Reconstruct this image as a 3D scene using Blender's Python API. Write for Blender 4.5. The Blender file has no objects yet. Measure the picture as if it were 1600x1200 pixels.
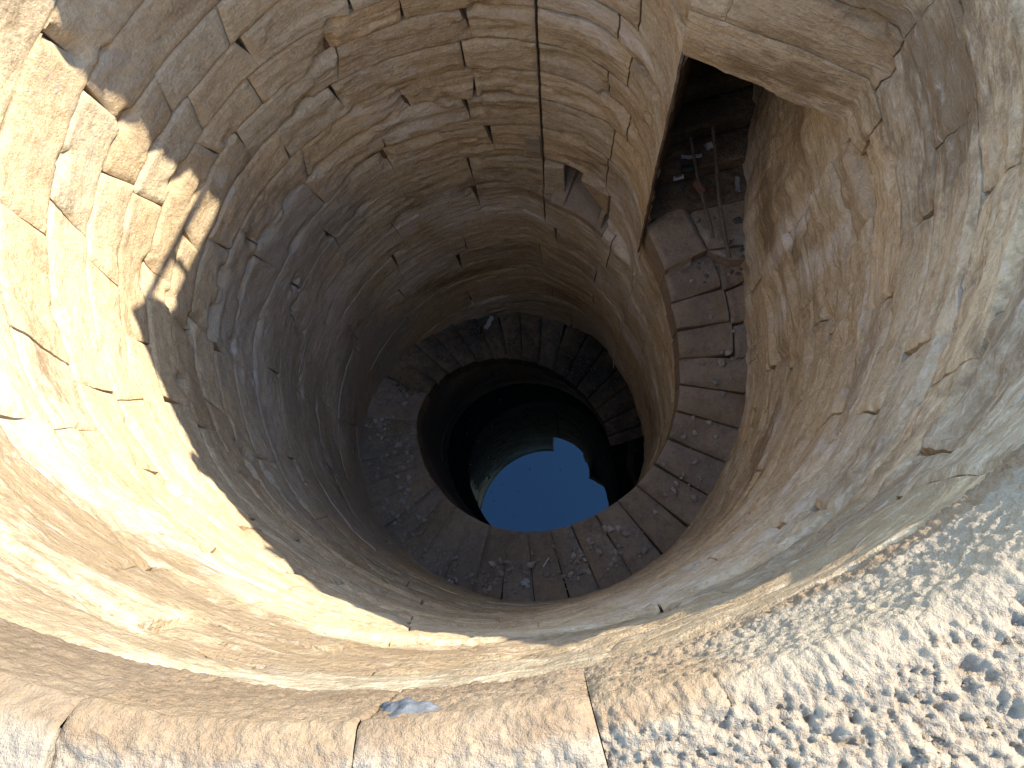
import bpy, math, random
import numpy as np
from mathutils import Matrix, Vector

# ------------------------------------------------------------------ camera, sky, sun, exposure
R = 2.0                                   # radius of the well mouth in metres
scene = bpy.context.scene
COL = scene.collection

cam_d = bpy.data.cameras.new("camera")
cam = bpy.data.objects.new("camera", cam_d)
COL.objects.link(cam)
cam_d.sensor_width = 36.0
cam_d.lens = 27.0
cam_d.clip_start = 0.05
cam_d.clip_end = 2000.0
_D = Vector((85.349 / 1200, 309.756 / 1200, 1.0)).normalized()       # straight down, seen from the camera
_X = Vector((1, 0, 0)); _X = (_X - _X.dot(_D) * _D).normalized()
_Y = _X.cross(_D)
if _Y.y > 0:
    _Y = -_Y
_cx = Vector((_X.x, _Y.x, -_D.x)); _cy = Vector((_X.y, _Y.y, -_D.y)); _cz = Vector((_X.z, _Y.z, -_D.z))
_m = Matrix((_cx, -_cy, -_cz)).transposed().to_4x4()
_m.translation = Vector((0.24621 * R, -0.90243 * R, 0.54736 * R))
cam.matrix_world = _m
scene.camera = cam

SUN_AZ = math.radians(33.0)
SUN_EL = math.radians(38.2)
world = bpy.data.worlds.new("World")
scene.world = world
world.use_nodes = True
wn = world.node_tree.nodes
wl = world.node_tree.links
sky = wn.new("ShaderNodeTexSky")
sky.sky_type = 'NISHITA'
sky.sun_disc = False
sky.sun_elevation = SUN_EL
sky.sun_rotation = math.pi / 2 - SUN_AZ
sky.altitude = 80
sky.air_density = 1.0
sky.dust_density = 0.1
sky.ozone_density = 2.0
wl.new(sky.outputs[0], wn["Background"].inputs[0])
wn["Background"].inputs[1].default_value = 0.15

sun_d = bpy.data.lights.new("sun", 'SUN')
sun_d.energy = 2.0
sun_d.angle = math.radians(0.53)
sun_d.color = (1.0, 0.94, 0.83)
sun = bpy.data.objects.new("sun", sun_d)
COL.objects.link(sun)
sun.rotation_euler = Vector((math.cos(SUN_AZ) * math.cos(SUN_EL), math.sin(SUN_AZ) * math.cos(SUN_EL), math.sin(SUN_EL))).to_track_quat('Z', 'Y').to_euler()
sun.location = (10, 6, 12)

scene.view_settings.view_transform = 'Standard'
scene.view_settings.look = 'None'
scene.view_settings.gamma = 1.0
scene.view_settings.use_curve_mapping = False
scene.view_settings.exposure = 2.8
scene.cycles.max_bounces = 10
scene.cycles.diffuse_bounces = 7
scene.cycles.glossy_bounces = 3
scene.cycles.use_denoising = True

rng = random.Random(7)
nrng = np.random.default_rng(11)

# ------------------------------------------------------------------ noise
def _h(ix, iy, iz, s):
    h = (ix.astype(np.int64) * 374761393 + iy.astype(np.int64) * 668265263 + iz.astype(np.int64) * 2147483647 + s * 974634221) & 0xFFFFFFFF
    h = ((h ^ (h >> 13)) * 1274126177) & 0xFFFFFFFF
    h = ((h ^ (h >> 16)) * 2246822519) & 0xFFFFFFFF
    return ((h ^ (h >> 15)) & 0xFFFFFF) / float(0x7FFFFF) - 1.0

def vnoise(P, s=0):
    f = np.floor(P)
    t = P - f
    t = t * t * t * (t * (t * 6 - 15) + 10)
    i = f.astype(np.int64)
    x, y, z = i[..., 0], i[..., 1], i[..., 2]
    tx, ty, tz = t[..., 0], t[..., 1], t[..., 2]
    def L(a, b, w): return a + (b - a) * w
    c00 = L(_h(x, y, z, s), _h(x + 1, y, z, s), tx)
    c10 = L(_h(x, y + 1, z, s), _h(x + 1, y + 1, z, s), tx)
    c01 = L(_h(x, y, z + 1, s), _h(x + 1, y, z + 1, s), tx)
    c11 = L(_h(x, y + 1, z + 1, s), _h(x + 1, y + 1, z + 1, s), tx)
    return L(L(c00, c10, ty), L(c01, c11, ty), tz)

def fbm(P, o=4, s=0, g=0.5):
    a, t, n = 1.0, 0.0, 0.0
    for k in range(o):
        t = t + a * vnoise(P, s + k * 17)
        n += a
        P = P * 2.03 + 5.7
        a *= g
    return t / n * 1.6

def ridge(P, o=3, s=0):
    a, t, n = 1.0, 0.0, 0.0
    for k in range(o):
        t = t + a * (1 - 2 * np.abs(vnoise(P, s + k * 13)))
        n += a
        P = P * 2.1 + 3.1
        a *= 0.5
    return t / n

def sstep(a, b, x):
    t = np.clip((x - a) / (b - a), 0, 1)
    return t * t * (3 - 2 * t)

# ------------------------------------------------------------------ mesh helpers
def quads_mesh(name, V, F, mat, tint=None, smooth=True):
    V = np.asarray(V, np.float32).reshape(-1, 3)
    F = np.asarray(F, np.int32).reshape(-1, 4)
    me = bpy.data.meshes.new(name)
    me.vertices.add(len(V)); me.vertices.foreach_set("co", V.ravel())
    me.loops.add(F.size); me.loops.foreach_set("vertex_index", F.ravel())
    me.polygons.add(len(F))
    me.polygons.foreach_set("loop_start", np.arange(0, F.size, 4, dtype=np.int32))
    me.polygons.foreach_set("use_smooth", np.full(len(F), smooth))
    if tint is not None:
        a = me.attributes.new("tint", 'FLOAT_COLOR', 'POINT')
        a.data.foreach_set("color", np.asarray(tint, np.float32).ravel())
    me.update(calc_edges=True)
    me.validate()
    if mat: me.materials.append(mat)
    return me

def link(name, me, parent=None):
    o = bpy.data.objects.new(name, me)
    COL.objects.link(o)
    if parent is not None: o.parent = parent
    return o

def tag(o, label=None, cat=None, group=None, kind=None):
    if label: o["label"] = label
    if cat: o["category"] = cat
    if group: o["group"] = group
    if kind: o["kind"] = kind
    return o

def empty(name, loc=(0, 0, 0)):
    o = bpy.data.objects.new(name, None)
    COL.objects.link(o)
    o.location = loc
    o.empty_display_size = 0.1
    return o

def grid_faces(nu, nv, off=0):
    i, j = np.meshgrid(np.arange(nu - 1), np.arange(nv - 1), indexing='ij')
    a = i * nv + j
    return np.stack([a, a + 1, a + nv + 1, a + nv], -1).reshape(-1, 4) + off

def shell(P, N, thick):
    """grid P (nu,nv,3) with a rim pushed back along N: front faces plus four sides"""
    nu, nv = P.shape[:2]
    V = [P.reshape(-1, 3)]
    F = [grid_faces(nu, nv)]
    ring = [(i, 0) for i in range(nu)] + [(nu - 1, j) for j in range(1, nv)] + [(i, nv - 1) for i in range(nu - 2, -1, -1)] + [(0, j) for j in range(nv - 2, 0, -1)]
    ii = np.array([a for a, b in ring]); jj = np.array([b for a, b in ring])
    front = P[ii, jj]; back = front + N[ii, jj] * thick
    n = len(ring); o = nu * nv
    V += [front, back]
    k = np.arange(n); k2 = (k + 1) % n
    F.append(np.stack([o + k, o + k2, o + n + k2, o + n + k], -1))
    idx = np.concatenate([np.arange(nu * nv), ii * nv + jj, ii * nv + jj])
    return np.concatenate(V), np.concatenate(F), idx

# ------------------------------------------------------------------ materials
def new_mat(name):
    m = bpy.data.materials.new(name)
    m.use_nodes = True
    nt = m.node_tree
    return m, nt, nt.nodes["Principled BSDF"]

class NG:
    def __init__(s, nt): s.nt = nt
    def n(s, t, **k):
        x = s.nt.nodes.new(t)
        for a, b in k.items(): setattr(x, a, b)
        return x
    def l(s, a, b): s.nt.links.new(a, b)
    def pos(s):
        return s.n("ShaderNodeNewGeometry").outputs["Position"]
    def scaled(s, v, sc):
        m = s.n("ShaderNodeVectorMath", operation='MULTIPLY'); s.l(v, m.inputs[0]); m.inputs[1].default_value = sc
        return m.outputs[0]
    def noise(s, v, scale, detail=6, rough=0.6, dist=0.0):
        m = s.n("ShaderNodeTexNoise"); s.l(v, m.inputs["Vector"])
        m.inputs["Scale"].default_value = scale; m.inputs["Detail"].default_value = detail
        m.inputs["Roughness"].default_value = rough; m.inputs["Distortion"].default_value = dist
        return m.outputs["Fac"]
    def ramp(s, f, stops):
        m = s.n("ShaderNodeValToRGB"); s.l(f, m.inputs[0])
        e = m.color_ramp.elements
        while len(e) < len(stops): e.new(0.5)
        for x, (p, c) in zip(e, stops):
            x.position = p; x.color = (*c, 1) if len(c) == 3 else c
        return m.outputs[0]
    def mix(s, f, a, b, blend='MIX'):
        m = s.n("ShaderNodeMix", data_type='RGBA', blend_type=blend)
        if isinstance(f, (int, float)): m.inputs[0].default_value = f
        else: s.l(f, m.inputs[0])
        for k, v in ((6, a), (7, b)):
            if isinstance(v, tuple): m.inputs[k].default_value = (*v, 1)
            else: s.l(v, m.inputs[k])
        return m.outputs[2]
    def math(s, op, a, b=0.0, c=None):
        m = s.n("ShaderNodeMath", operation=op)
        for k, v in enumerate((a, b) if c is None else (a, b, c)):
            if isinstance(v, (int, float)): m.inputs[k].default_value = v
            else: s.l(v, m.inputs[k])
        return m.outputs[0]
    def bump(s, h, strength, dist, prev=None):
        m = s.n("ShaderNodeBump"); m.inputs["Strength"].default_value = strength; m.inputs["Distance"].default_value = dist
        s.l(h, m.inputs["Height"])
        if prev is not None: s.l(prev, m.inputs["Normal"])
        return m.outputs[0]

BW = [(0.0, (0, 0, 0)), (1.0, (1, 1, 1))]

def stone_material(name, tan=(0.58, 0.445, 0.265), brown=(0.33, 0.235, 0.13), pale=(0.67, 0.55, 0.37), salt=(0.68, 0.59, 0.47),
                   grey=(0.33, 0.30, 0.255), strata=1.0, grain=1.0, tinted=True):
    m, nt, b = new_mat(name)
    g = NG(nt)
    p = g.pos()
    st = g.scaled(p, (1.3, 1.3, 4.0))
    n1 = g.noise(st, 1.6, 8, 0.68, 0.8)
    base = g.ramp(n1, [(0.30, brown), (0.46, tan), (0.60, tan), (0.74, pale)])
    n2 = g.noise(p, 1.1, 7, 0.6)
    base = g.mix(g.ramp(n2, [(0.38, (0, 0, 0)), (0.68, (0.55, 0.55, 0.55))]), base, (0.43, 0.31, 0.19))
    n3 = g.noise(p, 13, 6, 0.72, 0.4)
    base = g.mix(g.ramp(n3, [(0.36, (0.9, 0.9, 0.9)), (0.54, (0, 0, 0))]), base, g.mix(0.6, base, brown), 'MIX')
    n4 = g.noise(p, 48, 3, 0.7)
    base = g.mix(g.ramp(n4, [(0.50, (0, 0, 0)), (0.66, (0.6, 0.6, 0.6))]), base, pale)
    oi = g.n("ShaderNodeObjectInfo")
    rv = g.ramp(oi.outputs["Random"], [(0.0, (0.84, 0.80, 0.77)), (0.35, (1.0, 0.98, 0.94)), (0.7, (0.93, 0.96, 1.0)), (1.0, (1.12, 1.06, 0.98))])
    base = g.mix(1.0, base, rv, 'MULTIPLY')
    if tinted:
        at = g.n("ShaderNodeAttribute", attribute_name="tint")
        sp = g.n("ShaderNodeSeparateColor"); g.l(at.outputs["Color"], sp.inputs[0])
        br = g.noise(g.scaled(p, (1, 1, 2.2)), 9, 8, 0.7, 0.3)
        def brk(ch, lo, hi):
            v = g.math('ADD', ch, g.math('MULTIPLY', g.math('SUBTRACT', br, 0.5), 1.5))
            return g.ramp(v, [(lo, (0, 0, 0)), (hi, (1, 1, 1))])
        base = g.mix(g.math('MULTIPLY', brk(sp.outputs[2], 0.35, 0.7), 0.7), base, grey)
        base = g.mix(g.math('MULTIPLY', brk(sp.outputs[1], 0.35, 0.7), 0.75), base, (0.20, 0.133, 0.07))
        base = g.mix(g.math('MULTIPLY', brk(sp.outputs[0], 0.35, 0.75), 0.85), base, salt)
    lam = g.noise(g.scaled(p, (2.0, 2.0, 9)), 3.0, 5, 0.66, 0.9)
    if tinted:      # thin darker and paler beds in the sandstone
        beds = g.math('MULTIPLY', g.math('MULTIPLY', at.outputs["Alpha"], strata), 0.75)
        base = g.mix(g.math('MULTIPLY', g.ramp(lam, [(0.30, (1, 1, 1)), (0.46, (0, 0, 0))]), beds), base, g.mix(0.6, base, brown))
        base = g.mix(g.math('MULTIPLY', g.ramp(lam, [(0.56, (0, 0, 0)), (0.70, (1, 1, 1))]), beds), base, g.mix(0.6, base, salt))
    g.l(base, b.inputs["Base Color"])
    b.inputs["Roughness"].default_value = 0.92
    b.inputs["Specular IOR Level"].default_value = 0.15
    if tinted: lam = g.math('MULTIPLY', lam, at.outputs["Alpha"])
    pit = g.noise(p, 42, 5, 0.72, 0.15)
    hh = g.math('ADD', g.math('MULTIPLY', lam, 0.034 * strata), g.math('MULTIPLY', pit, 0.022 * grain))
    fine = g.noise(p, 140, 2, 0.6)
    hh = g.math('ADD', hh, g.math('MULTIPLY', fine, 0.003 * grain))
    nb = g.bump(hh, 0.75, 1.0)
    g.l(nb, b.inputs["Normal"])
    return m

M_WALL = stone_material("sandstone")
M_STEP_SHADE = stone_material("shaded_stair_stone", tan=(0.045, 0.04, 0.034), brown=(0.028, 0.024, 0.02), pale=(0.07, 0.062, 0.054), salt=(0.10, 0.09, 0.078), grey=(0.045, 0.042, 0.038), strata=0.15, grain=0.8)  # darker copy of the stair stone: shade of the deep turn painted in
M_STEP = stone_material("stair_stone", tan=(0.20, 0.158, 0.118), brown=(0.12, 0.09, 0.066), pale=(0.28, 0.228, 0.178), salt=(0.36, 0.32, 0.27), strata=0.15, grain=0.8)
M_WALL_SHADE = stone_material("shaded_wall_stone", tan=(0.15, 0.13, 0.105), brown=(0.085, 0.07, 0.055), pale=(0.21, 0.185, 0.155), salt=(0.26, 0.235, 0.20), grey=(0.11, 0.105, 0.095))  # lower walls: the gloom of the shaft bottom is in this colour
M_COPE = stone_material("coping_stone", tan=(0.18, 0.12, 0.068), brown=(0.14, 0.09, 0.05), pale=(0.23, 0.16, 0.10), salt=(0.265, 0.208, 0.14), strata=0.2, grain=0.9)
M_DARK = stone_material("shaded_passage_stone", tan=(0.042, 0.026, 0.017), brown=(0.03, 0.018, 0.012), pale=(0.06, 0.042, 0.03), salt=(0.075, 0.056, 0.042), grey=(0.04, 0.034, 0.03))  # passage stone with the doorway's shade put into its colour
M_NICHE = stone_material("niche_stone", tan=(0.31, 0.25, 0.185), brown=(0.22, 0.16, 0.11), pale=(0.4, 0.33, 0.25), strata=0.2, tinted=False)

def plain_stone(name, c1, c2, sc=20, rough=0.95, bump=0.5):
    m, nt, b = new_mat(name)
    g = NG(nt)
    p = g.n("ShaderNodeTexCoord").outputs["Object"]
    n = g.noise(p, sc, 6, 0.65)
    oi = g.n("ShaderNodeObjectInfo")
    c = g.ramp(n, [(0.3, c1), (0.7, c2)])
    c = g.mix(1.0, c, g.ramp(oi.outputs["Random"], [(0, (0.7, 0.7, 0.7)), (1, (1.2, 1.15, 1.1))]), 'MULTIPLY')
    g.l(c, b.inputs["Base Color"])
    b.inputs["Roughness"].default_value = rough
    b.inputs["Specular IOR Level"].default_value = 0.2
    g.l(g.bump(n, bump, 0.01), b.inputs["Normal"])
    return m

M_MORTAR = plain_stone("joint_earth", (0.10, 0.065, 0.04), (0.16, 0.11, 0.07), 12)
M_RUBBLE = plain_stone("rubble", (0.26, 0.22, 0.175), (0.44, 0.38, 0.31), 30)
M_RUBBLE_SHADE = plain_stone("shaded_rubble", (0.07, 0.06, 0.05), (0.14, 0.12, 0.10), 30)  # rubble darkened in colour to sit in the shaded treads and doorway
M_GROUND = plain_stone("sandy_ground", (0.42, 0.33, 0.22), (0.55, 0.44, 0.31), 2.0)
M_CEMENT = plain_stone("cement", (0.035, 0.038, 0.042), (0.13, 0.13, 0.13), 60)
M_WOOD = plain_stone("old_wood", (0.06, 0.048, 0.038), (0.13, 0.105, 0.085), 40, 0.8)
M_PAPER = plain_stone("paper", (0.36, 0.345, 0.32), (0.50, 0.48, 0.45), 8, 0.8, 0.05)
M_IRON = plain_stone("iron", (0.06, 0.05, 0.045), (0.12, 0.08, 0.06), 30, 0.6)
M_RED = plain_stone("red_print", (0.22, 0.09, 0.06), (0.3, 0.14, 0.10), 12, 0.5, 0.05)
M_GREEN = plain_stone("green_plastic", (0.02, 0.03, 0.022), (0.03, 0.045, 0.034), 12, 0.4, 0.05)
M_BLUE = plain_stone("dark_print", (0.05, 0.06, 0.09), (0.09, 0.10, 0.13), 12, 0.5, 0.05)

def water_material():
    m, nt, b = new_mat("water")
    g = NG(nt)
    b.inputs["Base Color"].default_value = (0.004, 0.006, 0.005, 1)
    b.inputs["Roughness"].default_value = 0.0
    b.inputs["IOR"].default_value = 1.5
    b.inputs["Specular Tint"].default_value = (0.45, 0.76, 1.0, 1)
    p = g.pos()
    g.l(g.bump(g.noise(p, 1.5, 2, 0.5), 0.02, 0.01), b.inputs["Normal"])
    return m
M_WATER = water_material()

# ------------------------------------------------------------------ plan of the well
def helix(az):                              # depth of the stair surface, metres
    return R * (2.4225 + 0.47742 * np.radians(16 - az))
_ia = np.array([-350, -306, -279, -252, -222, -206, -189, -168, -139, -112, -83, -58, -42, -33, -24, -11, 2, 15, 30, 42], float)
_ir = np.array([0.62, 0.625, 0.645, 0.665, 0.70, 0.70, 0.685, 0.63, 0.60, 0.62, 0.668, 0.712, 0.742, 0.752, 0.758, 0.748, 0.728, 0.718, 0.726, 0.745])
def r_in(az): return R * np.interp(az, _ia, _ir)

JAMB_AZ = 39.0
LD = 4.60                                   # depth of the landing
OPEN_AZ = 12.0
LINT_D = 2.5
WATER_D = 5.446 * R

def r_shaft(az, d):
    """radius of the shaft wall; az unwrapped -348..42"""
    az = np.asarray(az, float); d = np.asarray(d, float)
    a = np.where(az < -180, az + 360, az)
    w = sstep(0.15 * R, 1.1 * R, d)
    t = np.clip((90 - a) / (90 - JAMB_AZ), 0, 1)
    rs = 1 - 0.255 * t ** 2.4
    # straight beam over the doorway
    nx, ny = 0.482, 0.876
    k = nx * 0.97 + ny * 0.24
    ch = k / (nx * np.cos(np.radians(a)) + ny * np.sin(np.radians(a)) + 1e-9)
    ch = np.where((a > 5) & (a <= JAMB_AZ), np.clip(ch, 0.7, 1.0), 1.0)
    g = np.where((a > JAMB_AZ) & (a < 90), rs, ch)
    r = 1 + (g - 1) * w
    # the lower wall bulges in below the niche ledge
    low = sstep(5.70, 5.80, d) * sstep(88, 74, a) * sstep(40, 54, a)
    r = r - 0.07 * low * sstep(9.5, 7, d)
    # the mouth is not quite round
    r = r + np.interp(((az + 180) % 360) - 180, [-180, -158, -125, -112, -85, -60, -42, -25, 0], [0, -0.022, -0.035, -0.03, 0.0, 0.022, 0.026, 0.012, 0.0])
    return R * r

GD = 2.0                                   # depth of the ground outside, below the rim
CH_A, CH_B = 57.0, 85.0                     # the gap in the rim opposite the camera
def sill(a): return np.interp(a, [57.0, 85.0], [0.22, 1.85])
def chute(az, d, r):
    a = np.where(az < -180, az + 360, az)
    sl = sill(a)
    f = np.clip((d - sl) / (2.45 - sl), 0, 1)
    rr = R * 1.23 * (1 - f) + r * f
    return np.where((a > CH_A) & (a < CH_B) & (d < 2.45), np.maximum(r, rr), r)

# depth of the stone courses
COURSES = [0.34, 0.72, 1.08, 1.42, 1.78, 2.13, 2.50, 2.78, 3.08, 3.36, 3.66, 3.98, 4.32, 4.74, 5.25, 5.75, 6.35, 7.05, 7.85, 8.75, 9.8]
def line(j, az, amp=0.022):
    if COURSES[j] in (2.50, 5.25, 5.75): amp = 0.008
    a = np.radians(az)
    P = np.stack([np.cos(a) * 2.2, np.sin(a) * 2.2, np.full_like(a, j * 3.7)], -1)
    return COURSES[j] + amp * 1.4 * vnoise(P, 3) + amp * 0.5 * vnoise(P * 4, 5)

def region(az, d):
    a = ((az + 180) % 360) - 180
    right = sstep(-75, -35, a) * sstep(60, 30, a)
    far = sstep(30, 60, a) * sstep(150, 115, a)
    near = sstep(-150, -110, a) * sstep(-35, -75, a)
    left = np.clip(1 - right - far - near, 0, 1)
    return left, far, right, near

def tints(P, az, d):
    a = ((az + 180) % 360) - 180
    left, far, right, near = region(az, d)
    big = fbm(P * np.array([0.9, 0.9, 1.3]), 4, 41)
    big2 = fbm(P * np.array([1.1, 1.1, 2.5]) + 9, 4, 55)
    vert = fbm(P * np.array([5.0, 5.0, 0.5]), 4, 61)
    horiz = fbm(P * np.array([0.7, 0.7, 6.0]), 4, 67)
    salt = 0.20 + 0.55 * big
    g1 = np.exp(-((a - 6) / 12) ** 2 - ((d - 3.2) / 1.0) ** 2)
    salt = salt + g1 * (0.42 + 0.9 * vert)
    salt = salt + 0.3 * far * horiz * sstep(4.5, 3, d) + 0.22 * left * big2 * sstep(1.5, 3, d) * sstep(5.5, 3.5, d)
    stain_and_dim = 0.05 + 0.50 * big2 + 0.15 * far * sstep(3, 5, d)
    g2 = np.exp(-((a - 25) / 16) ** 2 - ((d - 4.3) / 1.3) ** 2)
    stain_and_dim = stain_and_dim + g2 * (0.3 + 0.7 * -vert)
    band = np.exp(-((d - 5.2 - 0.5 * horiz) / 0.22) ** 2) * sstep(-150, -130, a) * sstep(-60, -90, a)
    near_dim = sstep(-178, -128, a) * sstep(-35, -75, a) * sstep(2.1, 0.7, d)      # colour toned down under the near rim to offset the sun
    stain_and_dim = stain_and_dim + right * (0.34 * sstep(2.6, 1.2, d) + 0.10) + 0.30 * np.exp(-((a - 26) / 16) ** 2 - ((d - 2.0) / 0.7) ** 2)  # also darkens the lintel, offsetting sky light on its leaning face
    salt = salt - 0.3 * right * sstep(2.6, 1.4, d)
    stain_and_dim = stain_and_dim + 0.62 * near_dim + 0.62 * left * sstep(2.3, 1.0, d) * (1 - near_dim)  # upper left wall likewise darkened in colour against direct sun
    salt = salt - 0.35 * near_dim
    stain_and_dim = stain_and_dim + 0.6 * band + right * 0.25 * horiz * sstep(2.5, 4, d)
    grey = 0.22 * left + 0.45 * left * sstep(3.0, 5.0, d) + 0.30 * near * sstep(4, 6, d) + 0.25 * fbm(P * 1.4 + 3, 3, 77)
    return np.stack([np.clip(salt, 0, 1), np.clip(stain_and_dim, 0, 1), np.clip(grey, 0, 1), 0.2 * left + 0.9 * far + 1.0 * right + 0.7 * near], -1)

def relief(P, az, d, e, seed, joint=1.0):
    """height of the stone face towards the axis, metres"""
    left, far, right, near = region(az, d)
    lowz = sstep(4.5, 7.0, d)
    sA = 0.004 * left + 0.013 * far + 0.017 * right + 0.011 * near
    sA = sA * (1 - 0.35 * lowz)
    warp = fbm(P * 0.9, 2, 5) * 0.25
    S = np.stack([P[..., 0] * 0.75, P[..., 1] * 0.75, (P[..., 2] + warp * 0.25) * 6.0], -1)
    h = sA * ridge(S, 4, 20)
    S2 = np.stack([P[..., 0] * 2.0, P[..., 1] * 2.0, P[..., 2] * 17.0], -1)
    h = h + 0.35 * sA * fbm(S2, 3, 31)
    h = h + 0.011 * fbm(P * 1.1, 2, 9) + (0.006 + 0.003 * left) * fbm(P * 8.0, 4, 12, 0.6) * (1 - 0.4 * lowz)
    # flaked-off skins leave shallow steps
    fl = fbm(P * np.array([1.8, 1.8, 4.5]), 4, 90)
    h = h - (0.014 * sstep(0.10, 0.16, fl) + 0.012 * sstep(0.36, 0.41, fl)) * (0.12 * left + far + right + 0.7 * near) * (1 - 0.5 * lowz)
    # joints: rounded arrises, here and there broken away
    en = e + 0.006 * fbm(P * 9, 2, 15)
    jn = joint * (1 - 0.8 * sstep(4.2, 5.6, d)) * (1 - 0.45 * near) * (0.55 + 0.45 * sstep(-0.4, 0.4, fbm(P * 1.6, 2, 88)))
    h = h - 0.017 * jn * np.exp(-(np.maximum(en, 0) / 0.010) ** 2)
    ch = sstep(0.45, 0.62, fbm(P * 3.1, 2, 71)) * np.exp(-(np.maximum(e, 0) / 0.05) ** 2)
    h = h - 0.045 * ch * joint * (1 - 0.8 * lowz) * (1 - 0.6 * near)
    # weathered grooves where a course sits back
    return h

def build_block(name, parent, mat, azA, azB, top, bot, rfun, seed, du=0.022, dv=0.016, thick=0.16, joint=1.0, gap=0.0035, tilt=0.4, proud=0.0045, amount=1.0):
    rr = random.Random(seed)
    am = 0.5 * (azA + azB)
    arc = abs(azA - azB) * math.pi / 180 * R
    zt = float(np.mean(top(np.linspace(azA, azB, 9)))); zb = float(np.mean(bot(np.linspace(azA, azB, 9))))
    if zb - zt < 0.04: return None
    nu = max(4, int(arc / du)); nv = max(4, int((zb - zt) / dv))
    u = np.linspace(0, 1, nu); v = np.linspace(0, 1, nv)
    U, V = np.meshgrid(u, v, indexing='ij')
    ga = gap / R * 180 / math.pi
    az = azA - ga + (azB + ga - (azA - ga)) * U
    if tilt:
        az = az + (V - 0.5) * tilt * ((1 - U) * hash_t(azA, zt) + U * hash_t(azB, zt))
    T = top(az) + gap; B = np.maximum(bot(az) - gap, T + 0.004)
    d = T + (B - T) * V
    r = rfun(az, d)
    ca, sa = np.cos(np.radians(az)), np.sin(np.radians(az))
    P = np.stack([r * ca, r * sa, -d], -1)
    e = np.minimum(np.minimum(U, 1 - U) * arc, np.minimum(V, 1 - V) * (B - T))
    h = relief(P, az, d, e, seed, joint) * amount
    if zt < 3.0: h = h * (1 - 0.6 * sstep(-301, -304, az) * sstep(-318, -315, az))
    h = h + rr.uniform(-proud, proud) + (U - 0.5) * rr.uniform(-proud, proud) + (V - 0.5) * rr.uniform(-proud, proud * 0.4)
    N = np.stack([ca, sa, np.zeros_like(ca)], -1)
    Q = P - N * h[..., None]
    if am < -300 and zt > 2.4: N = N * (0.06 + 0.94 * sstep(-320.5, -312, az))[..., None]
    VV, FF, idx = shell(Q, N, thick)
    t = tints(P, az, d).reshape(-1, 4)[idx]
    me = quads_mesh(name, VV, FF, mat, t)
    return link(name, me, parent)

def hash_t(a, z):
    return math.sin(a * 12.9898 + z * 78.233) * 6.0

def cut_course(a0, a1, mean, seed, fixed=()):
    """joints from a0 down to a1 (degrees, clockwise), passing through the fixed ones"""
    rr = random.Random(seed)
    stops = [a0] + sorted([f for f in fixed if a1 < f < a0], reverse=True) + [a1]
    out = []
    for s, e in zip(stops[:-1], stops[1:]):
        n = max(1, round((s - e) / mean))
        w = [rr.uniform(0.65, 1.4) for _ in range(n)]
        tot = sum(w); x = s
        seg = [s]
        for q in w[:-1]:
            x -= q / tot * (s - e); seg.append(x)
        seg.append(e)
        out += list(zip(seg[:-1], seg[1:]))
    return out

# ------------------------------------------------------------------ the shaft wall
shaft = empty("well_shaft", (0, 0, -9.8))
tag(shaft, "deep round well shaft walled with weathered tan sandstone blocks", "well")
def into(o, parent):                         # parent without moving
    o.parent = parent
    o.matrix_parent_inverse = Matrix.Translation(-Vector(parent.location))
    return o

def wall_bottom(az):
    """lowest depth of the shaft wall at an (unwrapped) azimuth"""
    b = helix(az) + 0.16
    a = az + 360
    sof = R * np.interp(a, [39, 47, 60, 75, 85, 95], [4.30, 4.55, 4.75, 4.95, 5.1, 5.3])
    return np.where(az < -265, np.minimum(b, sof), b)

def shaft_r(az, d):
    return chute(az, d, r_shaft(az, d))

seed = 100
for j in range(len(COURSES) - 1):
    d0, d1 = COURSES[j], COURSES[j + 1]
    mean = 21 if d0 < 5.7 else 26
    if d0 < 2.1:
        a0, a1 = 12, -348
        fixed = [CH_A - 360, CH_B - 360]
    elif d0 < 2.5:
        a0, a1 = 8, -318
        fixed = [CH_A - 360, CH_B - 360]
    else:
        a0, a1 = OPEN_AZ, JAMB_AZ - 360
        fixed = [CH_A - 360, CH_B - 360] if d0 < 3.0 else []
        if d0 < 6.3: fixed = fixed + [-280.0]
        if abs(d0 - 5.25) < 0.01: fixed = fixed + [-301.0]
    for (A, B) in cut_course(a0, a1, mean, 900 + j, fixed):
        seed += 1
        am = 0.5 * (A + B)
        ingap = d0 < 3.0 and CH_A - 360 < am < CH_B - 360           # the gap in the rim
        if abs(d0 - 5.25) < 0.01 and -301 < am < -280: continue     # the niche
        if float(helix(np.array(B))) + 0.05 < d0: continue
        th = 0.55 if d0 < 3.0 and (-310 < am < -265) else 0.16
        top = (lambda az, j=j: line(j, az))
        bot = (lambda az, j=j: np.minimum(line(j + 1, az), wall_bottom(az)))
        if ingap:
            top = (lambda az, j=j: np.maximum(line(j, az), sill(az + 360)))
            bot = (lambda az, j=j: np.maximum(line(j + 1, az), sill(az + 360)))
        tz = 0.0 if (A in fixed or B in fixed or A == a0 or B == a1) else 0.4
        g = 0.003 if d0 < 4.2 else 0.0012
        if A == -280.0 or B == -280.0: g = 0.011
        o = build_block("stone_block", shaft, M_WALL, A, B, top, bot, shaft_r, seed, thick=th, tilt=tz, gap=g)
        if o: into(o, shaft)

# straight lintel over the doorway
o = build_block("lintel", shaft, M_WALL, 42.0, 8.0, lambda az: line(5, az), lambda az: np.full_like(az, LINT_D), shaft_r, 77, thick=0.5, tilt=0, proud=0.0, joint=0.6, amount=0.7)
into(o, shaft)
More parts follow.
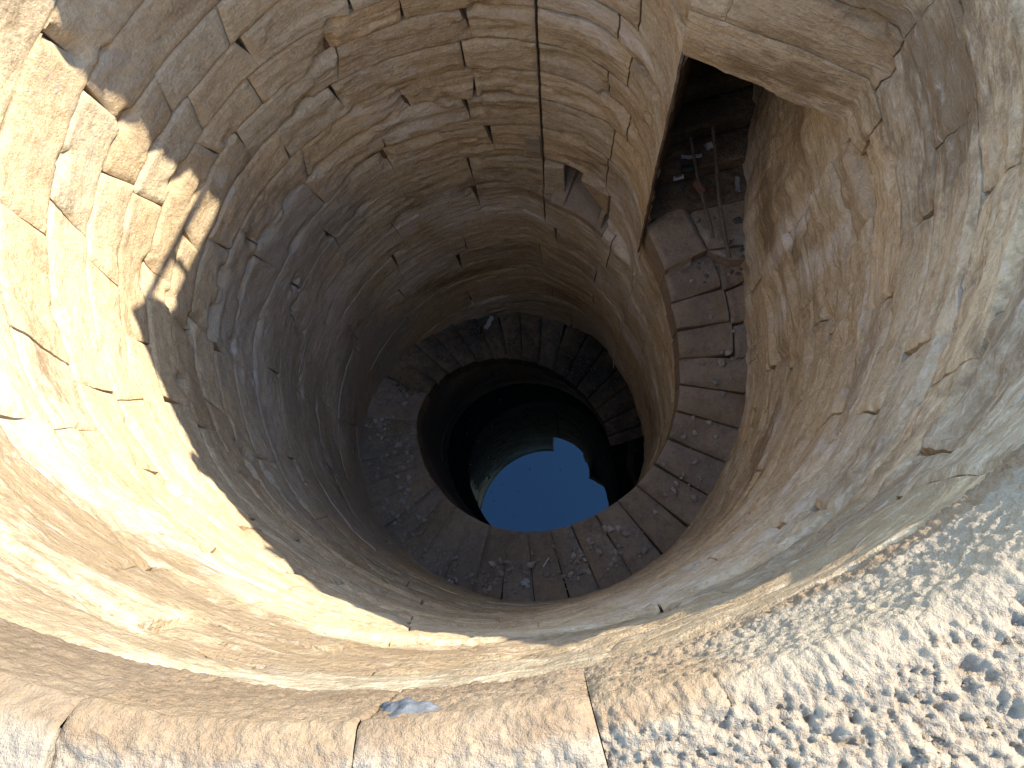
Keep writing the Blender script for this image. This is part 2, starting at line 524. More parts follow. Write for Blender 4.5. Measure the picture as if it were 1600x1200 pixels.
# earth and mortar behind the blocks, seen only in the joints
def backing(name, azs, d_top, d_bot, rf, off, parent, mat=M_MORTAR, nd=14):
    azs = np.asarray(azs, float)
    V = np.linspace(0, 1, nd)
    A, Vv = np.meshgrid(azs, V, indexing='ij')
    d = d_top(A) + (d_bot(A) - d_top(A)) * Vv
    r = rf(A, d) + off
    P = np.stack([r * np.cos(np.radians(A)), r * np.sin(np.radians(A)), -d], -1)
    me = quads_mesh(name, P.reshape(-1, 3), grid_faces(*P.shape[:2]), mat)
    return into(link(name, me), parent)
NEXT = lambda az: np.full_like(az, 0.4)
backing("mortar", np.linspace(11.5, -275, 160), NEXT, lambda az: wall_bottom(az) - 0.05, r_shaft, 0.075, shaft, nd=40)
backing("mortar", np.linspace(-275, -303, 20), lambda az: sill(az + 360) + 0.05, lambda az: np.full_like(az, 5.2), shaft_r, 0.085, shaft, nd=30)
backing("mortar", np.linspace(-303, -316, 12), NEXT, lambda az: np.full_like(az, 5.2), r_shaft, 0.075, shaft, nd=30)
backing("mortar", np.linspace(-275, -280.5, 4), lambda az: np.full_like(az, 5.2), lambda az: wall_bottom(az) - 0.05, r_shaft, 0.075, shaft)
backing("mortar", np.linspace(-301, -316, 12), lambda az: np.full_like(az, 5.2), lambda az: np.full_like(az, 5.8), r_shaft, 0.075, shaft)
backing("mortar", np.linspace(-280.5, -318, 24), lambda az: np.full_like(az, 5.78), lambda az: wall_bottom(az) - 0.05, r_shaft, 0.09, shaft)
backing("mortar", np.linspace(-319, -349, 12), NEXT, lambda az: np.full_like(az, 2.2), lambda a, d: r_shaft(a, d), 0.075, shaft)

# ------------------------------------------------------------------ staircase
stairs = empty("spiral_staircase", (0, 0, -WATER_D - 0.6))
tag(stairs, "worn stone staircase spiralling down the shaft wall to the water", "staircase")

EDGES = [24.5, 16.0, 8.2, 0.3, -7.6, -15.3, -23.5, -32.0, -40.5, -49.0, -57.8, -67.0, -75.4, -84.8, -94.2, -103.0, -113.5, -124.0]
while EDGES[-1] > -352:
    EDGES.append(EDGES[-1] - (9.2 + rng.uniform(-0.8, 0.8)))
STEP_D = []                                  # depth of each tread

def tread(name, a0, a1, d, seed, r0=None, r1=None, thick=0.30, gap=0.004, tilt=True):
    rr = random.Random(seed)
    n = max(6, int((a0 - a1) * math.pi / 180 * R * 0.85 / 0.02)); m = 26
    U, V = np.meshgrid(np.linspace(0, 1, n), np.linspace(0, 1, m), indexing='ij')
    ga = gap / (0.85 * R) * 57.3
    az = a0 - ga + (a1 - a0 + 2 * ga) * U
    ri = r_in(az) if r0 is None else np.full_like(az, r0)
    ro = np.full_like(az, R * 1.03) if r1 is None else np.full_like(az, r1)
    r = ri + (ro - ri) * V
    wob = 0.5 * rr.uniform(-1, 1)
    az = az + (V - 0.5) * wob * 2
    P = np.stack([r * np.cos(np.radians(az)), r * np.sin(np.radians(az)), np.full_like(az, -d)], -1)
    e = np.minimum(np.minimum(U, 1 - U) * (a0 - a1) * 0.0174 * r, V * (ro - ri))
    h = 0.016 * fbm(P * 2.2, 3, 7 + seed) + 0.007 * fbm(P * 9, 3, 19) - 0.022 * np.exp(-(e / 0.022) ** 2)
    h = h - 0.022 * np.exp(-((V - 0.45) / 0.28) ** 2) * U + (rr.uniform(-0.02, 0.02) * (V - 0.5) if tilt else 0) - 0.085 * (U - 0.5)
    Q = P.copy(); Q[..., 2] += h
    N = np.zeros_like(P); N[..., 2] = -1
    VV, FF, idx = shell(Q, N, thick)
    blot = fbm(P * 2.0, 3, 33)
    t = np.stack([np.clip(0.12 + 0.3 * blot, 0, 1), np.clip(0.15 + 0.5 * fbm(P * 2.6, 3, 37), 0, 1), np.clip(0.2 + 0.3 * fbm(P * 1.5, 2, 39), 0, 1), np.ones_like(blot)], -1).reshape(-1, 4)[idx]
    me = quads_mesh(name, VV, FF, M_STEP_SHADE if a0 < -200 else M_STEP, t)
    return into(link(name, me), stairs)

for i, (A, B) in enumerate(zip(EDGES[:-1], EDGES[1:])):
    d = float(helix(np.array(0.5 * (A + B))))
    STEP_D.append((A, B, d))
    if i < 3:
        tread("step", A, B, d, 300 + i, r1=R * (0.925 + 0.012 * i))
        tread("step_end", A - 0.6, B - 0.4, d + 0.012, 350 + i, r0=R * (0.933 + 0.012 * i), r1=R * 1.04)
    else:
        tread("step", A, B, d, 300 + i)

# inner face below the treads
def inner_bottom(az):
    return np.where(az > -70, R * np.interp(az, [-70, -40, 0, 39], [4.4, 4.2, 4.2, 4.30]), WATER_D + 0.5)
for k, (A, B) in enumerate(cut_course(39.0, -330.0, 30, 55, [24.3])):
    ds = np.linspace(0, 1, 4)
    n = 3 if A < -60 else 2
    for q in range(n):
        lip = lambda az: np.where(az > 24.0, LD + 0.035, helix(az) + 0.11)
        top = lambda az, q=q, n=n: lip(az) + (inner_bottom(az) - lip(az)) * (q / n)
        bot = lambda az, q=q, n=n: lip(az) + (inner_bottom(az) - lip(az)) * ((q + 1) / n)
        o = build_block("riser_wall_block", stairs, M_WALL_SHADE if A < -60 else M_WALL, A, B, top, bot, lambda az, d: r_in(az) + 0.012, 2000 + k * 5 + q, du=0.04, dv=0.03, tilt=0, joint=0.7, gap=0.0015, proud=0.005, thick=0.2)
        if o: into(o, stairs)
# dark lower wall behind the last turn of the stair
backing("lower_wall", np.linspace(0, -360, 121), lambda az: np.full_like(az, 4.0 * R), lambda az: np.full_like(az, WATER_D + 0.6), lambda a, d: np.full_like(a, R * 1.05), 0.0, stairs, M_WALL_SHADE, nd=20)

# ------------------------------------------------------------------ water
th = np.linspace(0, 2 * np.pi, 97)[:-1]
me = bpy.data.meshes.new("water")
me.from_pydata([(2.2 * math.cos(t), 2.2 * math.sin(t), -WATER_D) for t in th], [], [list(range(96))])
me.materials.append(M_WATER)
tag(link("water", me), "still dark water at the well bottom mirroring the blue sky", "water", kind="structure")

M_SPECK = plain_stone("dust_flake", (0.05, 0.045, 0.03), (0.16, 0.13, 0.09), 60)
rs_ = random.Random(77)
fv, ff = [], []
for _ in range(90):
    rr_, aa = 1.25 * math.sqrt(rs_.random()), rs_.uniform(0, 6.283)
    cx, cy, sz = rr_ * math.cos(aa), rr_ * math.sin(aa), 0.004 + 0.010 * rs_.random() ** 3
    k0 = len(fv); rot = rs_.uniform(0, 6.283)
    for q in range(5):
        w = sz * rs_.uniform(0.5, 1.3)
        fv.append((cx + w * math.cos(rot + q * 1.2566), cy + w * math.sin(rot + q * 1.2566), -WATER_D + 0.004))
    ff.append([k0, k0 + 1, k0 + 2, k0 + 3, k0 + 4])
me = bpy.data.meshes.new("floating_specks"); me.from_pydata(fv, [], ff); me.materials.append(M_SPECK)
tag(link("floating_specks", me), "dark dust flecks floating on the water", "debris", kind="stuff")

# ------------------------------------------------------------------ doorway passage
passage = empty("entrance_passage", (1.7, 2.0, -4.6))
tag(passage, "dark stair passage behind the doorway in the shaft wall", "passage")

def path_wall(name, pts, courses, mat, normal_side, seed, mean=0.75):
    """blocks along a plan polyline; normal_side = +1 when the hidden side lies to the left of the walking direction"""
    pts = np.array(pts, float)
    L = np.concatenate([[0], np.cumsum(np.hypot(*(pts[1:] - pts[:-1]).T))])
    def at(s):
        x = np.interp(s, L, pts[:, 0]); y = np.interp(s, L, pts[:, 1])
        return x, y
    rr = random.Random(seed)
    for j, (d0, d1) in enumerate(zip(courses[:-1], courses[1:])):
        s = 0.0
        while s < L[-1] - 0.05:
            e_ = s + mean * rr.uniform(0.7, 1.4)
            if e_ > L[-1] - 0.25: e_ = L[-1]
            nu = max(4, int((e_ - s) / 0.025)); nv = max(4, int((d1 - d0) / 0.02))
            U, V = np.meshgrid(np.linspace(s + 0.003, e_ - 0.003, nu), np.linspace(d0 + 0.003, d1 - 0.003, nv), indexing='ij')
            x, y = at(U); x2, y2 = at(U + 0.03); x1, y1 = at(U - 0.03)
            tx, ty = x2 - x1, y2 - y1
            n_ = np.hypot(tx, ty) + 1e-9
            N = np.stack([-ty / n_ * normal_side, tx / n_ * normal_side, np.zeros_like(x)], -1)
            P = np.stack([x, y, -V], -1)
            e = np.minimum(np.minimum(U - s, e_ - U), np.minimum(V - d0, d1 - V))
            az = np.full_like(x, 20.0)
            # water has run down these faces: upright flutes
            fl = fbm(np.stack([x * 5.5, y * 5.5, V * 0.6], -1), 3, 44)
            h = relief(P, az, V, e, seed, 0.6) * 0.7 + 0.028 * fl
            if normal_side > 0: h = h * (0.25 + 0.75 * sstep(0.05, 0.5, U))
            Q = P - N * h[..., None]
            VV, FF, idx = shell(Q, N, 0.15 if normal_side < 0 else 0.015)
            t = tints(P, np.degrees(np.arctan2(y, x)), V).reshape(-1, 4)[idx]
            into(link(name, quads_mesh(name, VV, FF, mat, t)), passage)
            s = e_
    return at

outer = [(R * math.cos(math.radians(OPEN_AZ)), R * math.sin(math.radians(OPEN_AZ))), (1.955, 0.72), (1.955, 1.1), (1.99, 1.6), (2.04, 2.1), (2.12, 3.0), (2.2, 4.2)]
jr = float(r_shaft(np.array(JAMB_AZ - 360), np.array(4.0)))
JX, JY = jr * math.cos(math.radians(JAMB_AZ)), jr * math.sin(math.radians(JAMB_AZ))
jamb = [(JX + 0.018, JY - 0.045), (1.30, 1.35), (1.46, 1.85), (1.56, 2.3), (1.68, 3.0), (1.75, 4.2)]
pc = [2.5, 3.0, 3.5, 4.05, 4.95]
path_wall("side_block", outer, pc, M_WALL, -1, 31)
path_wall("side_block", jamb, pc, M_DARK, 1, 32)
def box_mesh(name, x0, x1, y0, y1, z0, z1, mat, div=1):
    V = [(x, y, z) for x in (x0, x1) for y in (y0, y1) for z in (z0, z1)]
    F = [(0, 1, 3, 2), (4, 6, 7, 5), (0, 4, 5, 1), (2, 3, 7, 6), (0, 2, 6, 4), (1, 5, 7, 3)]
    return quads_mesh(name, V, F, mat, np.tile([0.1, 0.3, 0.2, 1.0], (8, 1)), smooth=False)
def ceiling_slab(y0, y1):
    xa, xb = (float(np.interp(y, [p[1] for p in jamb], [p[0] for p in jamb])) - 0.03 for y in (y0, y1))
    V = [(xa, y0, -2.47), (2.9, y0, -2.47), (2.9, y1, -2.47), (xb, y1, -2.47), (xa, y0, -2.2), (2.9, y0, -2.2), (2.9, y1, -2.2), (xb, y1, -2.2)]
    F = [(0, 1, 2, 3), (4, 5, 6, 7), (0, 1, 5, 4), (1, 2, 6, 5), (2, 3, 7, 6), (3, 0, 4, 7)]
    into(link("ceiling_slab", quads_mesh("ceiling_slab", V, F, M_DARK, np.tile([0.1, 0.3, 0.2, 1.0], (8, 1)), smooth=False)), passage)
V = [(JX + 0.08, JY + 0.10), (2.5, 0.35), (2.9, 1.2), (1.23, 1.2)]
def prism(name, poly, z0, z1, mat, parent):
    n = len(poly)
    me = bpy.data.meshes.new(name)
    me.from_pydata([(x, y, z0) for x, y in poly] + [(x, y, z1) for x, y in poly], [], [list(range(n))[::-1], list(range(n, 2 * n))] + [[i, (i + 1) % n, n + (i + 1) % n, n + i] for i in range(n)])
    me.materials.append(mat)
    a = me.attributes.new("tint", 'FLOAT_COLOR', 'POINT')
    a.data.foreach_set("color", np.tile([0.1, 0.2, 0.2, 1.0], (2 * n, 1)).astype(np.float32).ravel())
    return into(link(name, me), parent)
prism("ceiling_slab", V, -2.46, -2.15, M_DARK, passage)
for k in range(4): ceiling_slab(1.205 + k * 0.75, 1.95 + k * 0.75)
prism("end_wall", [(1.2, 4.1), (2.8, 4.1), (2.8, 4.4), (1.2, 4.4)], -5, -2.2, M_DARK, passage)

# landing slabs (flat floor between the jamb and the first step edge)
def slab(name, quad, d, seed, parent, mat=M_STEP, thick=0.28, n=30, m=30, tilt=(0, 0)):
    q = np.array(quad, float)
    U, V = np.meshgrid(np.linspace(0, 1, n), np.linspace(0, 1, m), indexing='ij')
    xy = (q[0] * ((1 - U) * (1 - V))[..., None] + q[1] * (U * (1 - V))[..., None] + q[2] * (U * V)[..., None] + q[3] * ((1 - U) * V)[..., None])
    P = np.concatenate([xy, np.full_like(U, -d)[..., None]], -1)
    e = np.minimum(np.minimum(U, 1 - U), np.minimum(V, 1 - V)) * float(np.linalg.norm(q[2] - q[0])) * 0.7
    h = 0.012 * fbm(P * 2.5, 3, seed) + 0.006 * fbm(P * 10, 3, seed + 3) - 0.02 * np.exp(-(e / 0.02) ** 2) + tilt[0] * (U - 0.5) + tilt[1] * (V - 0.5)
    P[..., 2] += h
    N = np.zeros_like(P); N[..., 2] = -1
    VV, FF, idx = shell(P, N, thick)
    blot = fbm(P * 1.7, 3, 33)
    t = np.stack([np.clip(0.30 + 0.4 * blot, 0, 1), np.clip(0.1 + 0.4 * fbm(P * 2.6, 3, 37), 0, 1), np.full_like(blot, 0.15), np.ones_like(blot)], -1).reshape(-1, 4)[idx]
    return into(link(name, quads_mesh(name, VV, FF, mat, t)), parent)
def pol(r, a): return (r * math.cos(math.radians(a)), r * math.sin(math.radians(a)))
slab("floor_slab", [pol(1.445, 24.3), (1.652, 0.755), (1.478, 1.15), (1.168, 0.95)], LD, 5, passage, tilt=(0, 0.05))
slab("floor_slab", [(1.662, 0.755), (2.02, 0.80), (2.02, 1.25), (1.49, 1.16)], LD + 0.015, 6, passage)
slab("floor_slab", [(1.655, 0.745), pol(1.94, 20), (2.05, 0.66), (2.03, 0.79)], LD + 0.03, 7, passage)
# flight rising into the dark
_jx = lambda y: float(np.interp(y, [p[1] for p in jamb], [p[0] for p in jamb])) - 0.02
for k in range(7):
    ya, yb = (1.0, 1.30) if k == 0 else (1.02 + 0.28 * k, 1.30 + 0.28 * k)
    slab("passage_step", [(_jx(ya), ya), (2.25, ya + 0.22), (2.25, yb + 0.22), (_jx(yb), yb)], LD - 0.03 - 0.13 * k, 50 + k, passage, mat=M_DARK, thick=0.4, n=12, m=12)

# ------------------------------------------------------------------ niche
def niche_wall(name, azA, azB, d0, d1, rA, rB, parent, mat):
    o = build_block(name, parent, mat, azA, azB, lambda az: np.full_like(az, d0), lambda az: np.full_like(az, d1), lambda az, d: rA + (rB - rA) * (azA - az) / (azA - azB), 60, tilt=0, proud=0, joint=0.5)
    return into(o, parent)
niche = link("niche", None) if False else bpy.data.objects.new("niche", quads_mesh("niche", [(0, 0, 0)] * 0 if False else [pol(2.62, 83) + (-5.2,), pol(2.62, 55) + (-5.2,), pol(2.62, 55) + (-5.95,), pol(2.62, 83) + (-5.95,)], [(0, 1, 2, 3)], M_NICHE))
COL.objects.link(niche); into(niche, shaft)
tag(niche, "dark wall niche with leaning slabs beside the vertical joint")
def sub(name, poly_bottom, poly_top, mat=M_NICHE):
    n = len(poly_bottom)
    me = bpy.data.meshes.new(name)
    me.from_pydata(list(poly_bottom) + list(poly_top), [], [list(range(n))[::-1], list(range(n, 2 * n))] + [[i, (i + 1) % n, n + (i + 1) % n, n + i] for i in range(n)])
    me.materials.append(mat)
    o = link(name, me, niche)
    bev = o.modifiers.new("bevel", 'BEVEL'); bev.width = 0.012; bev.segments = 2
    return o
def pz(r, a, d): return pol(r, a) + (-d,)
# sloping floor, ceiling, sides
_fa = [80.0, 76, 72, 68, 64, 60, 58.3]
_fr = [float(r_shaft(np.array(a - 360.0), np.array(5.82))) - 0.012 for a in _fa]
sub("niche_floor", [pz(r, a, 5.84) for r, a in zip(_fr, _fa)] + [pz(2.62, 56, 5.84), pz(2.62, 82, 5.84)], [pz(r + 0.01, a, 5.755) for r, a in zip(_fr, _fa)] + [pz(2.62, 56, 5.60), pz(2.62, 82, 5.60)])
sub("niche_ceiling", [pz(2.05, 80.5, 5.262), pz(1.95, 58.5, 5.262), pz(2.62, 56, 5.262), pz(2.62, 82, 5.262)], [pz(2.05, 80.5, 5.12), pz(1.95, 58.5, 5.12), pz(2.62, 56, 5.12), pz(2.62, 82, 5.12)])
sub("niche_side", [pz(2.10, 80.6, 5.8), pz(2.6, 82.5, 5.8), pz(2.6, 84, 5.8), pz(2.10, 82.5, 5.8)], [pz(2.10, 80.6, 5.2), pz(2.6, 82.5, 5.2), pz(2.6, 84, 5.2), pz(2.10, 82.5, 5.2)])
sub("niche_side", [pz(1.88, 59.3, 5.9), pz(2.6, 60, 5.9), pz(2.6, 56, 5.9), pz(1.9, 56, 5.9)], [pz(1.88, 59.3, 5.2), pz(2.6, 60, 5.2), pz(2.6, 56, 5.2), pz(1.9, 56, 5.2)])
sub("niche_block", [pz(1.90, 79.6, 5.72), pz(1.93, 73.6, 5.72), pz(2.35, 75.5, 5.66), pz(2.35, 80.5, 5.66)], [pz(1.94, 79.6, 5.27), pz(1.96, 74.2, 5.27), pz(2.35, 75.5, 5.27), pz(2.35, 80.5, 5.27)], M_WALL)
sub("niche_slab", [pz(1.82, 77.5, 5.75), pz(1.82, 73.0, 5.75), pz(2.45, 71.0, 5.62), pz(2.45, 75.5, 5.62)], [pz(1.86, 77.5, 5.70), pz(1.86, 73.2, 5.70), pz(2.45, 71.6, 5.46), pz(2.45, 75.5, 5.46)])
sub("niche_slab", [pz(1.72, 61.6, 5.735), pz(1.72, 59.6, 5.735), pz(2.3, 60.5, 5.62), pz(2.3, 63.5, 5.62)], [pz(1.80, 61.2, 5.60), pz(1.80, 59.6, 5.60), pz(2.3, 60.5, 5.32), pz(2.3, 62.8, 5.32)])
# broken corner hanging at the upper right of the opening
sub("niche_corner", [pz(1.87, 68.5, 5.262), pz(1.82, 59.2, 5.62), pz(2.0, 59.2, 5.62), pz(2.1, 68.5, 5.262)], [pz(1.865, 68.5, 5.22), pz(1.81, 59.2, 5.22), pz(2.0, 59.2, 5.22), pz(2.1, 68.5, 5.22)], M_WALL)

o = build_block("patch_stone", shaft, M_NICHE, -275.6, -279.6, lambda az: np.full_like(az, 4.86), lambda az: np.full_like(az, 5.16), lambda az, d: r_shaft(az, d) - 0.028, 991, tilt=0, proud=0, joint=0.8, thick=0.05)
into(o, shaft)

# ------------------------------------------------------------------ coping of the rim
coping = empty("well_coping", (0, -2.4, -0.34))
tag(coping, "rough pale stone coping around the mouth of the well", "coping")
RE = 0.06
def cope_profile(t, width):
    """inner face from d=0.34 up, over a worn edge, across the top; t in metres along the profile"""
    l1 = 0.34 - RE; l2 = RE * math.pi / 2
    r = np.where(t < l1, R, 0.0); d = np.where(t < l1, 0.34 - t, 0.0); nr = np.where(t < l1, -1.0, 0.0); nd = np.zeros_like(t)
    q = np.clip((t - l1) / RE, 0, math.pi / 2)
    m2 = (t >= l1) & (t < l1 + l2)
    r = np.where(m2, R + RE - RE * np.cos(q), r); d = np.where(m2, RE - RE * np.sin(q), d)
    nr = np.where(m2, -np.cos(q), nr); nd = np.where(m2, -np.sin(q), nd)
    m3 = t >= l1 + l2
    r = np.where(m3, R + RE + (t - l1 - l2), r); d = np.where(m3, 0.0, d); nd = np.where(m3, -1.0, nd)
    return r, d, nr, nd

def facets(X, Y, s, off, tilt):
    """random tilted planes in Voronoi cells: the broken facets a point chisel leaves"""
    ix, iy = np.floor(X), np.floor(Y)
    best = np.full(X.shape, 1e9); out = np.zeros(X.shape)
    z = np.zeros(X.shape)
    for a in (-1, 0, 1):
        for b in (-1, 0, 1):
            cx, cy = ix + a, iy + b
            px = cx + 0.5 + 0.48 * _h(cx, cy, z, s); py = cy + 0.5 + 0.48 * _h(cx, cy, z, s + 1)
            dx, dy = X - px, Y - py
            dd = dx * dx + dy * dy
            m = dd < best
            val = off * _h(cx, cy, z, s + 2) + tilt * (_h(cx, cy, z, s + 3) * dx + _h(cx, cy, z, s + 4) * dy)
            out = np.where(m, val, out); best = np.where(m, dd, best)
    return out

def cope_stone(azA, azB, seed, width, fine, rough, salt, lift=0.0, name="coping_stone"):
    rr = random.Random(seed)
    Lp = 0.34 - RE + RE * math.pi / 2 + width - RE
    step = fine
    arc = (azA - azB) * math.pi / 180 * R
    nu = max(5, int(arc / step)); 
    t1 = np.arange(0, 0.34 + RE * 0.57 + 0.36, step) if Lp > 0.75 else np.linspace(0, Lp, max(8, int(Lp / step)))
    if Lp > 0.75: t1 = np.concatenate([t1, np.linspace(t1[-1] + 0.03, Lp, 16)])
    U, T = np.meshgrid(np.linspace(0, 1, nu), t1, indexing='ij')
    ga = 0.0008 / R * 57.3
    az = azA - ga + (azB - azA + 2 * ga) * U
    r, d, nr, nd = cope_profile(T, width)
    r = r + (r_shaft(az, np.full_like(az, 0.2)) - R)
    r = r + 0.045 * sstep(-78, -60, az) * sstep(-20, -48, az) * np.clip(1 - d / 0.34, 0, 1) ** 1.2      # the right side is worn back
    ca, sa = np.cos(np.radians(az)), np.sin(np.radians(az))
    P = np.stack([r * ca, r * sa, -d], -1)
    N = np.stack([nr * ca, nr * sa, -nd], -1)        # towards the open side
    e = np.minimum(U, 1 - U) * arc
    topw = sstep(0.34 - RE + 0.03, 0.34 + 0.06, T)
    # rows of chisel pits run slantwise
    c, s_ = math.cos(math.radians(30)), math.sin(math.radians(30))
    X = P[..., 0] * c + P[..., 1] * s_; Y = -P[..., 0] * s_ + P[..., 1] * c
    w1, w2 = vnoise(P * 11, 8), vnoise(P * 11 + 4, 9)
    W = np.stack([X * 38 + 0.9 * w1, Y * 66 + 0.9 * w2, P[..., 2] * 20], -1)
    pits = ridge(W, 3, 101)
    pits2 = ridge(np.stack([X * 17 + 0.6 * w2, Y * 40 + 0.8 * w1, P[..., 2] * 9], -1), 2, 111)
    rw = rough * (0.4 + 0.6 * topw) * (0.9 + 0.25 * fbm(P * 3.5, 2, 121))
    Yz = Y + P[..., 2]
    fc = facets(X * 44 + 0.6 * w1, Yz * 50 + 0.6 * w2, 301, 0.5, 1.1) + 0.6 * facets(X * 90 + 0.5 * w2, Yz * 100 + 0.5 * w1, 331, 0.6, 1.2)
    lump = fbm(np.stack([X * 26, Yz * 30, P[..., 2] * 0], -1), 5, 103, 0.62)
    h = rw * (0.0055 * lump + 0.0066 * fc + 0.003 * pits2 - 0.001) + 0.004 * fbm(P * 5, 3, 131) + 0.0022 * fbm(P * 60, 2, 141)
    h = h + rw * 0.0035 * fbm(P * 85, 2, 143)
    Sx = np.stack([P[..., 0] * 1.2, P[..., 1] * 1.2, P[..., 2] * 11], -1)
    h = h + (1 - topw) * 0.008 * ridge(Sx, 3, 151)
    h = h + 0.010 * fbm(P * 1.4, 2, 161)
    h = h - 0.004 * np.exp(-(e / 0.004) ** 2) - 0.006 * np.exp(-(e / 0.02) ** 2) * sstep(0.1, 0.5, fbm(P * 4, 2, 171))
    if rough < 0.2: h = h * 0.35
    h = h + lift * topw + rr.uniform(-0.003, 0.003)
    Q = P + N * h[..., None]
    VV, FF, idx = shell(Q, -N, 0.12)
    cov = fbm(P * 5, 4, 181)
    early = sstep(0.0, 0.14, T) * sstep(-74, -66, az) * sstep(-44, -52, az)
    sw = np.maximum(topw, early) * salt + 0.25 * cov * topw
    tt = np.stack([np.clip(sw, 0, 1), np.clip(0.02 + 0.15 * cov, 0, 1) * (1 - topw), np.clip(0.1 * cov, 0, 1), np.ones_like(cov)], -1).reshape(-1, 4)[idx]
    o = link(name, quads_mesh(name, VV, FF, M_COPE, tt))
    return into(o, coping)

near_j = [-48.0, -75.1, -84.3, -96.0, -118.0]
spec = [(0.0028, 1.2, 0.95, 0.0), (0.0035, 0.75, 0.95, 0.004), (0.0035, 0.45, 0.75, 0.0), (0.005, 0.25, 0.85, 0.02)]
for k in range(4):
    f, ro, sa, li = spec[k]
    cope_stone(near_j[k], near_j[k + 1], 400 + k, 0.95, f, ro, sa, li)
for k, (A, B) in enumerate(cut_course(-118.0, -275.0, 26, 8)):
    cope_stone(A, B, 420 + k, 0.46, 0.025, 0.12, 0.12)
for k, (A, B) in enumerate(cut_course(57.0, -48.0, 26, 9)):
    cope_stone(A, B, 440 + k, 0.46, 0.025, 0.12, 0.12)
# grey cement patch in the broken joint of the rim
def patch():
    n, m = 40, 30
    U, V = np.meshgrid(np.linspace(-1, 1, n), np.linspace(-1, 1, m), indexing='ij')
    az = -82.9 + 1.0 * U + 0.7 * V
    t = 0.185 + 0.052 * V * (1 - 0.45 * U) 
    r, d, nr, nd = cope_profile(t + 0.03, 0.9)
    ca, sa = np.cos(np.radians(az)), np.sin(np.radians(az))
    P = np.stack([r * ca, r * sa, -d], -1)
    N = np.stack([nr * ca, nr * sa, -nd], -1)
    q = np.maximum(np.abs(U), np.abs(V))
    h = 0.012 * (1 - q ** 3) - 0.007 + 0.007 * fbm(P * 22, 3, 5)
    Q = P + N * h[..., None]
    VV, FF, idx = shell(Q, -N, 0.05)
    into(link("cement_patch", quads_mesh("cement_patch", VV, FF, M_CEMENT)), coping)
patch()
# body of the rim wall behind the coping
def ring_body(az0, az1, r0, r1, d0, d1, name):
    azs = np.linspace(az0, az1, max(3, int(abs(az0 - az1) / 4)))
    prof = [(r0, d0), (r1, d0), (r1, d1), (r0, d1), (r0, d0)]
    P = np.array([[pol(r, a) + (-d,) for (r, d) in prof] for a in azs])
    V = P.reshape(-1, 3); F = list(grid_faces(*P.shape[:2]))
    for i in (0, len(azs) - 1):
        b = i * 5; F.append([b, b + 1, b + 2, b + 3])
    return into(link(name, quads_mesh(name, V, F, M_COPE, np.tile([0.5, 0.1, 0.1, 1.0], (len(V), 1)), smooth=False)), coping)
ring_body(-48, -118, R + 0.14, 2.94, 0.03, 2.05, "parapet_core")
ring_body(-118, -275, R + 0.14, 2.45, 0.05, 2.05, "parapet_core")
ring_body(57, -48, R + 0.14, 2.45, 0.05, 2.05, "parapet_core")

# ------------------------------------------------------------------ ground outside the rim
azs = np.linspace(0, 360, 91)
rs = np.array([2.42, 2.7, 3.5, 6, 15, 60, 300])
A, Rr = np.meshgrid(azs, rs, indexing='ij')
P = np.stack([Rr * np.cos(np.radians(A)), Rr * np.sin(np.radians(A)), np.full_like(A, -GD)], -1)
tag(link("ground", quads_mesh("ground", P.reshape(-1, 3), grid_faces(*P.shape[:2]), M_GROUND)), "sandy ground around the well", "ground", kind="structure")

# iron railing across the gap in the rim (its shadow falls on the lit wall)
def tube(p0, p1, rad, n=8):
    p0, p1 = Vector(p0), Vector(p1)
    ax = (p1 - p0).normalized(); s = ax.orthogonal().normalized(); t = ax.cross(s)
    V = []
    for p in (p0, p1):
        for k in range(n):
            a = 2 * math.pi * k / n
            V.append(p + (s * math.cos(a) + t * math.sin(a)) * rad)
    F = [[k, (k + 1) % n, n + (k + 1) % n, n + k] for k in range(n)] + [list(range(n))[::-1], list(range(n, 2 * n))]
    return V, F
def tube_obj(name, p0, p1, rad, mat, n=8, loc=None):
    V, F = tube(p0, p1, rad, n)
    if loc is not None: V = [v - Vector(loc) for v in V]
    me = bpy.data.meshes.new(name); me.from_pydata(V, [], F); me.materials.append(mat)
    return link(name, me)
rail = empty("iron_railing", pol(2.40, 71) + (-GD,))
tag(rail, "thin iron railing across the gap in the far rim", "railing")
into(tube_obj("rail", pol(2.38, 56.5) + (0.02,), pol(2.38, 85.5) + (-1.62,), 0.026, M_IRON), rail)
into(tube_obj("post", pol(2.38, 65) + (-0.80,), pol(2.38, 65) + (-0.48,), 0.022, M_IRON), rail)

# ------------------------------------------------------------------ loose stones
def rock_mesh(seed, name="stone"):
    rr = np.random.default_rng(seed)
    t = (1 + 5 ** 0.5) / 2
    v = np.array([(-1, t, 0), (1, t, 0), (-1, -t, 0), (1, -t, 0), (0, -1, t), (0, 1, t), (0, -1, -t), (0, 1, -t), (t, 0, -1), (t, 0, 1), (-t, 0, -1), (-t, 0, 1)])
    f = [(0, 11, 5), (0, 5, 1), (0, 1, 7), (0, 7, 10), (0, 10, 11), (1, 5, 9), (5, 11, 4), (11, 10, 2), (10, 7, 6), (7, 1, 8), (3, 9, 4), (3, 4, 2), (3, 2, 6), (3, 6, 8), (3, 8, 9), (4, 9, 5), (2, 4, 11), (6, 2, 10), (8, 6, 7), (9, 8, 1)]
    v = v / np.linalg.norm(v[0]) * (1 + rr.uniform(-0.28, 0.28, (12, 1))) * np.array([1.0, rr.uniform(0.6, 0.9), rr.uniform(0.4, 0.65)])
    return v, f
ROCKS = []
for s in range(6):
    v, f = rock_mesh(s)
    me = bpy.data.meshes.new("stone"); me.from_pydata(v.tolist(), [], f); me.materials.append(M_RUBBLE)
    ROCKS.append((v, f, me))

